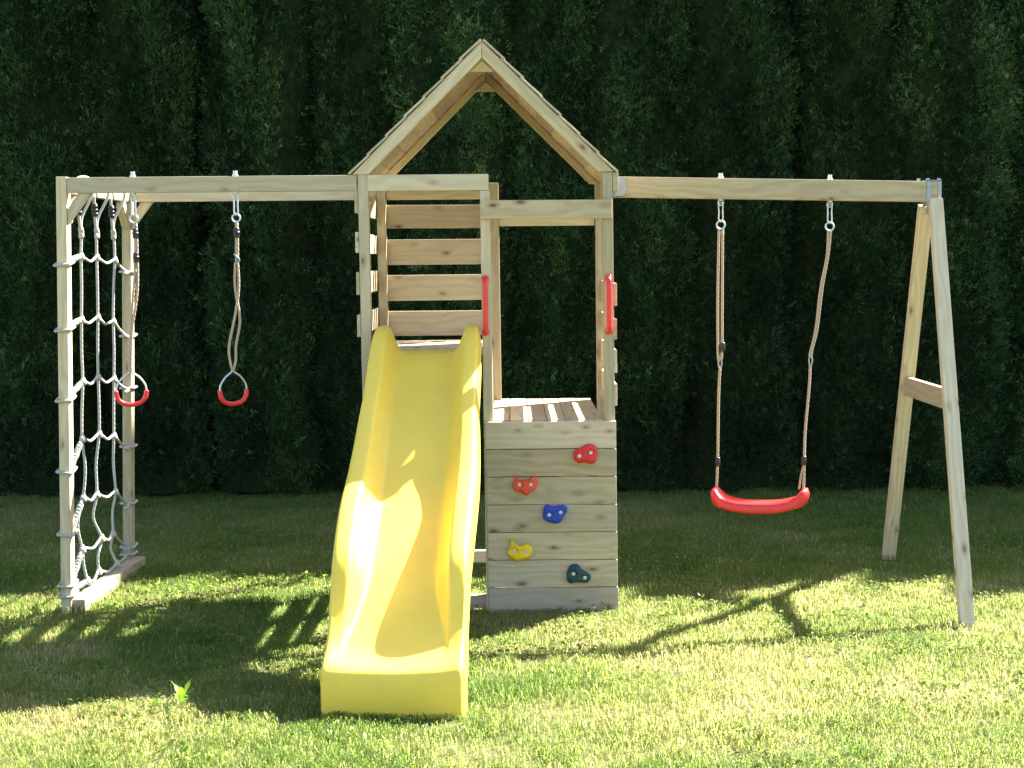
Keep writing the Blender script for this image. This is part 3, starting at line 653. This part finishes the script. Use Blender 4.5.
# swing
def swing():
    t = thing('swing', 'red plastic swing seat on two tan ropes under the right beam', 'swing', (1.21, .50, .40))
    o = V((1.21, .50, .40)); e0 = V((1.003, .575, .478)); e1 = V((1.405, .425, .492))
    zh = [1.945 - (x - .485) / 1.55 * .035 - .049 - .024 for x in SX]
    for i, (x, e) in enumerate(zip(SX, (e0, e1))):
        top = V((x, .5, zh[i])); hk = MB()
        carabiner(hk, x, .5, zh[i] + .008, zh[i] - .085, .010); torus(hk, (x, .5, zh[i] - .101), .020, .0045)
        hk.build('snap_hook', M['zinc_bright'], t, (0, 0, 0)).location = -o
        z0 = zh[i] - .118; a = V((x, .5, z0))
        if i == 0:
            k = V((x - .002, .505, 1.105))
            rp = MB(); rp.tube([a + V((-.009, 0, 0)), a.lerp(k, .5) + V((-.013, 0, 0)), k + V((-.010, 0, .03)), k], .0062)
            rp.tube([a + V((.009, 0, 0)), a.lerp(k, .5) + V((.009, 0, 0)), k + V((.009, 0, .04)), k], .0062)
            kk = k
            rp.tube([k + V((0, 0, -.035)), k.lerp(e, .3) + V((-.002, 0, 0)), k.lerp(e, .79) + V((.002, 0, 0)), e + V((0, 0, -.02))], .0066)
            clips = [k + V((.012, 0, .065)), V((1.0065, .557, .603))]
        else:
            k = V((1.447, .485, 1.115)); m1 = V((1.501, .495, 1.45))
            rp = MB(); rp.tube([a + V((-.006, 0, 0)), V((1.525, .5, 1.6)), m1 + V((-.006, 0, 0)), V((1.471, .49, 1.25)), k + V((-.003, 0, .02)), k], .0062)
            rp.tube([a + V((.006, .006, 0)), V((1.531, .506, 1.6)), m1 + V((.003, .006, 0)), V((1.479, .495, 1.25)), k + V((.010, .005, .05)), k], .0062)
            rp.tube([k + V((-.002, 0, -.035)), V((1.440, .48, .98)), V((1.418, .46, .76)), V((1.408, .43, .6)), e + V((0, 0, -.02))], .0066)
            rp.tube([e + V((.0, 0, .11)), e + V((-.012, 0, .06)), e + V((-.022, 0, -.01))], .005)
            clips = [e + V((0, 0, .13))]
        rope = rp.build('rope', M['rope_tan'], t, (0, 0, 0)); rope.location = -o
        q = MB(); q.tube([k + V((0, 0, .012)), k + V((-.008, 0, -.008)), k + V((-.006, 0, -.03)), k + V((0, 0, -.042)), k + V((.006, 0, -.03)), k + V((.008, 0, -.008))], .0035, 8, True, 3)
        q.build('thimble', M['zinc'], rope, (0, 0, 0))
        for c in clips:
            b_ = MB(); b_.tube([c + V((0, 0, .022)), c + V((0, 0, .018)), c + V((0, 0, -.018)), c + V((0, 0, -.022))], lambda u: .0125 if .2 < u < .8 else .0105, 10, False, 1)
            b_.build('rope_clip', M['black'], rope, (0, 0, 0))
    # seat: rounded slab swept along a sagging spine, swollen rope sockets at both ends
    ax = (e1 - e0); ax.z = 0; Lh = ax.length / 2; ax.normalize(); dp = V((ax.y, -ax.x, 0)); mid = (e0 + e1) / 2
    mb = MB(); vs, fs = [], []; n, na = 33, 18
    for i in range(n):
        u = -1.13 + 2.26 * i / (n - 1); au = abs(u)
        zc = .394 + .034 * au ** 3 + .008 * au ** 2 + (.006 * u)
        end = max(0, (au - .86) / .27); dep = .078 - .022 * min(1, end * 1.3); ht = .021 + .023 * math.exp(-((au - 1.0) / .11) ** 2)
        if au > 1.04: sq = math.sqrt(max(.02, 1 - ((au - 1.04) / .092) ** 2)); dep *= sq; ht *= sq
        for j in range(na):
            a = 2 * math.pi * j / na; cx, cz = math.cos(a), math.sin(a)
            sx_ = math.copysign(abs(cx) ** .55, cx) * dep; sz_ = math.copysign(abs(cz) ** .6, cz) * ht
            lipz = -.022 * (abs(sx_) / .078) ** 3 * (cz < .1) * (au < .95)
            vs.append(V((mid.x, mid.y, 0)) + ax * (u * Lh) + dp * sx_ + V((0, 0, zc + sz_ + lipz)))
    for i in range(n - 1):
        for j in range(na): fs.append((i * na + j, i * na + (j + 1) % na, (i + 1) * na + (j + 1) % na, (i + 1) * na + j))
    fs.append(tuple(range(na))[::-1]); fs.append(tuple((n - 1) * na + j for j in range(na)))
    mb.add(vs, fs, vs, smooth=True); mb.build('seat', M['red'], t, (0, 0, 0)).location = -o
swing()

# climbing net
def net():
    t = thing('climbing_net', 'knotted pale rope climbing net lashed between the two left end posts', 'climbing net', (-2.03, .55, 0)); o = V((-2.03, .55, 0))
    X = lambda z, y=.5: XP(z, y) + .018
    rows = [(1.594, 1.634, 1.630, 1.617, 1.559), (1.299, 1.340, 1.340, 1.310, 1.225), (.980, 1.050, 1.050, 1.023, .950), (.650, .780, .774, .736, .642), (.360, .500, .481, .451, .345), (.124, .256, .262, .241, .117), (.075, .10, .105, .085, .075)]
    YS = (.23, .48, .76); wob = lambda s: random.uniform(-s, s)
    nodes = [[V((X(z, y) + (wob(.005) if r < 4 else wob(.012)), y + (wob(.008) if r < 4 else wob(.015)), z)) for y, z in zip(YS, row[1:4])] for r, row in enumerate(rows)]
    def put(mb, name, m, parent=t):
        ob = mb.build(name, m, parent, (0, 0, 0)); ob.location = -o if parent is t else V((0, 0, 0)); return ob
    for c in range(3):
        mb = MB(); y = YS[c]; pts = [V((X(1.74, y), y + wob(.01), 1.745))]
        for r in range(7):
            p = nodes[r][c]; 
            if r: 
                q = (pts[-1] + p) / 2; s_ = .004 if r < 4 else (.014 if r < 5 else .03)
                pts.append(q + V((wob(s_), wob(s_), 0)))
            pts.append(p)
        mb.tube(pts, .0068, 8, False, 6)
        mb.tube([V((X(1.74, y), y, 1.75)), V((X(1.8, y), y - .028, 1.80)), V((X(1.9, y), y - .05, 1.93)), V((X(1.9, y) - .0, y - .05, 1.990)), V((X(1.9, y) + .04, y, 1.993)), V((X(1.9, y) + .045, y + .045, 1.93)), V((X(1.8, y), y + .022, 1.82)), V((X(1.74, y), y, 1.75))], .007, 8, False, 6)
        mb.tube([V((X(1.74, y), y - .008, 1.765)), V((X(1.74, y), y + .004, 1.745)), V((X(1.74, y), y, 1.72))], .013, 10, False, 4)
        ob = put(mb, 'upright_rope', M['rope_white'])
        cl = MB(); a, b_ = V((X(1.86, y), y - .042, 1.885)), V((X(1.82, y), y - .034, 1.825)); cl.tube([a, a.lerp(b_, .1), a.lerp(b_, .9), b_], .0135, 10, False, 1)
        for k in range(3): q = a.lerp(b_, .2 + .3 * k); d = (b_ - a) * .08; cl.tube([q - d, q + d], .0155, 10, False, 1)
        put(cl, 'rope_clip', M['black'], ob)
    for r, row in enumerate(rows):
        mb = MB(); z0, z4 = row[0], row[4]; x0, x4 = XP(z0, 0), XP(z4, 1.06)
        pF, pR = V((x0 + .012, .075, z0 + .02)), V((x4, 1.055, z4))
        pts = [pF]; N = nodes[r]
        for i in range(3):
            pts.append((pts[-1] + N[i]) / 2 + V((wob(.006), 0, -.022 if 0 < i else -.004))); pts.append(N[i])
        pts.append((N[2] + pR) / 2 + V((0, 0, -.006))); pts.append(pR)
        mb.tube(pts, .0066, 8, False, 6)
        for i in range(3):     # knots
            mb.tube([N[i] + V((0, -.018, .006)), N[i] + V((.010, -.006, -.010)), N[i] + V((0, .008, .010)), N[i] + V((-.008, .018, -.004))], .0105, 8, False, 4)
        for zz, yp, dz in ((z0, .0, .014), (z4, 1.06, .004)):      # lashings round both posts
            xc = XP(zz, yp); w, d = .0335, .044; yc = yp + .035
            for q in range(1):
                loop = [(xc - w, yc - d, zz + wob(.005)), (xc - w, yc + d, zz + dz), (xc + w, yc + d, zz + dz), (xc + w, yc - d, zz + wob(.005))]
                ring = []
                for k in range(4):
                    a, b_ = V(loop[k]), V(loop[(k + 1) % 4]); ring += [a.lerp(b_, .12), a.lerp(b_, .88)]
                mb.tube([p + V((0, 0, -.017 * q)) for p in ring], .0068, 8, True, 3)
        # wound end between the front post and the first upright
        a, b_ = pF, N[0]; coil = []
        for k in range(26):
            u = k / 25 * .8; c = a.lerp(b_, u); an = k * 1.9; coil.append(c + V((math.cos(an) * .011, 0, math.sin(an) * .011)))
        mb.tube(coil, .0058, 7, False, 3)
        if r < 6: mb.tube([pR + V((0, .0, 0)), pR + V((.02, -.05, -.004)), pR + V((.012, -.10, -.012 + .02 * (r % 2)))], .0085, 7, False, 3)
        put(mb, 'cross_rope', M['rope_white'])
net()

# ------------------------------------------------------------------ a small weed in the lawn
def weed(x, y, label, sz=1.0, seed=3):
    t = thing('weed_plant', label, 'weed', (x, y, gh(x, y) - .01)); t.scale = (sz, sz, sz)
    r = np.random.default_rng(seed)
    for k in range(9):
        az = k * 2.4 + seed; ln = .05 + .02 * r.random(); up = .05 + .085 * (k / 9); vs = []; 
        d = V((math.cos(az), math.sin(az), 0)); s_ = V((-d.y, d.x, 0))
        prof = [(0, .002), (.25, .003), (.4, .009), (.6, .013), (.8, .008), (1, .001)]
        for q, w in prof:
            c = d * (ln * q * .8) + V((0, 0, up * (q ** .7) + .01 - .02 * q * q)); vs += [c - s_ * w, c + V((0, 0, -.004 * (w > .01))), c + s_ * w]
        f = []
        for i in range(len(prof) - 1):
            for j in range(2): f.append((i * 3 + j, i * 3 + j + 1, i * 3 + j + 4, i * 3 + j + 3))
        me = raw_mesh('leaf', np.array([tuple(v) for v in vs]), np.array(f), None, np.full(len(vs), r.random()), [M['weed']])
        me.polygons.foreach_set('use_smooth', [True] * len(me.polygons))
        o = bpy.data.objects.new('leaf', me); COL.objects.link(o); o.parent = t
weed(-1.205, -1.545, 'taller bright green weed standing in the shaded lawn left of the slide foot', .9)
weed(-1.30, -1.58, 'small low weed just left of the taller bright green weed', .45, 5)

# ------------------------------------------------------------------ light, sky, camera
SUN_AZ, SUN_EL = R(49.5), R(42.9)       # azimuth clockwise from +Y
w = bpy.data.worlds.new('World'); scene.world = w; w.use_nodes = True
nt = w.node_tree; bg = nt.nodes['Background']
sky = nt.nodes.new('ShaderNodeTexSky'); sky.sky_type = 'NISHITA'; sky.sun_disc = False
sky.sun_elevation = SUN_EL; sky.sun_rotation = SUN_AZ; sky.air_density = 1.0; sky.dust_density = 1.5
nt.links.new(sky.outputs[0], bg.inputs[0]); bg.inputs[1].default_value = 0.065
sd = V((math.sin(SUN_AZ) * math.cos(SUN_EL), math.cos(SUN_AZ) * math.cos(SUN_EL), math.sin(SUN_EL)))
sl = bpy.data.lights.new('sun', 'SUN'); sl.energy = 5.0; sl.angle = R(0.53); sl.color = (1, 0.95, 0.86)
so = bpy.data.objects.new('sun', sl); COL.objects.link(so); so.rotation_euler = sd.to_track_quat('Z', 'Y').to_euler(); so.location = sd * 30

cd = bpy.data.cameras.new('camera'); cam = bpy.data.objects.new('camera', cd); COL.objects.link(cam); scene.camera = cam
cd.sensor_width = 36; cd.lens = 1590 / 1024 * 36; cd.clip_start = .05; cd.clip_end = 1500
pitch = math.atan(122 / 1590)
cam.rotation_mode = 'QUATERNION'
fw = V((0, math.cos(pitch), -math.sin(pitch))); rx = V((1, 0, 0)); ux = rx.cross(fw)
ro = R(0.5); right = rx * math.cos(ro) - ux * math.sin(ro); up = rx * math.sin(ro) + ux * math.cos(ro)
cam.rotation_quaternion = Matrix((right, up, -fw)).transposed().to_quaternion(); cam.location = (0, -7.2, 1.59)

vs_ = scene.view_settings; scene.display_settings.display_device = 'sRGB'
vs_.view_transform = 'Standard'; vs_.look = 'None'; vs_.gamma = 1; vs_.exposure = 2.7; vs_.use_curve_mapping = False
scene.cycles.max_bounces = 7; scene.cycles.adaptive_threshold = 0.02; scene.cycles.use_denoising = True
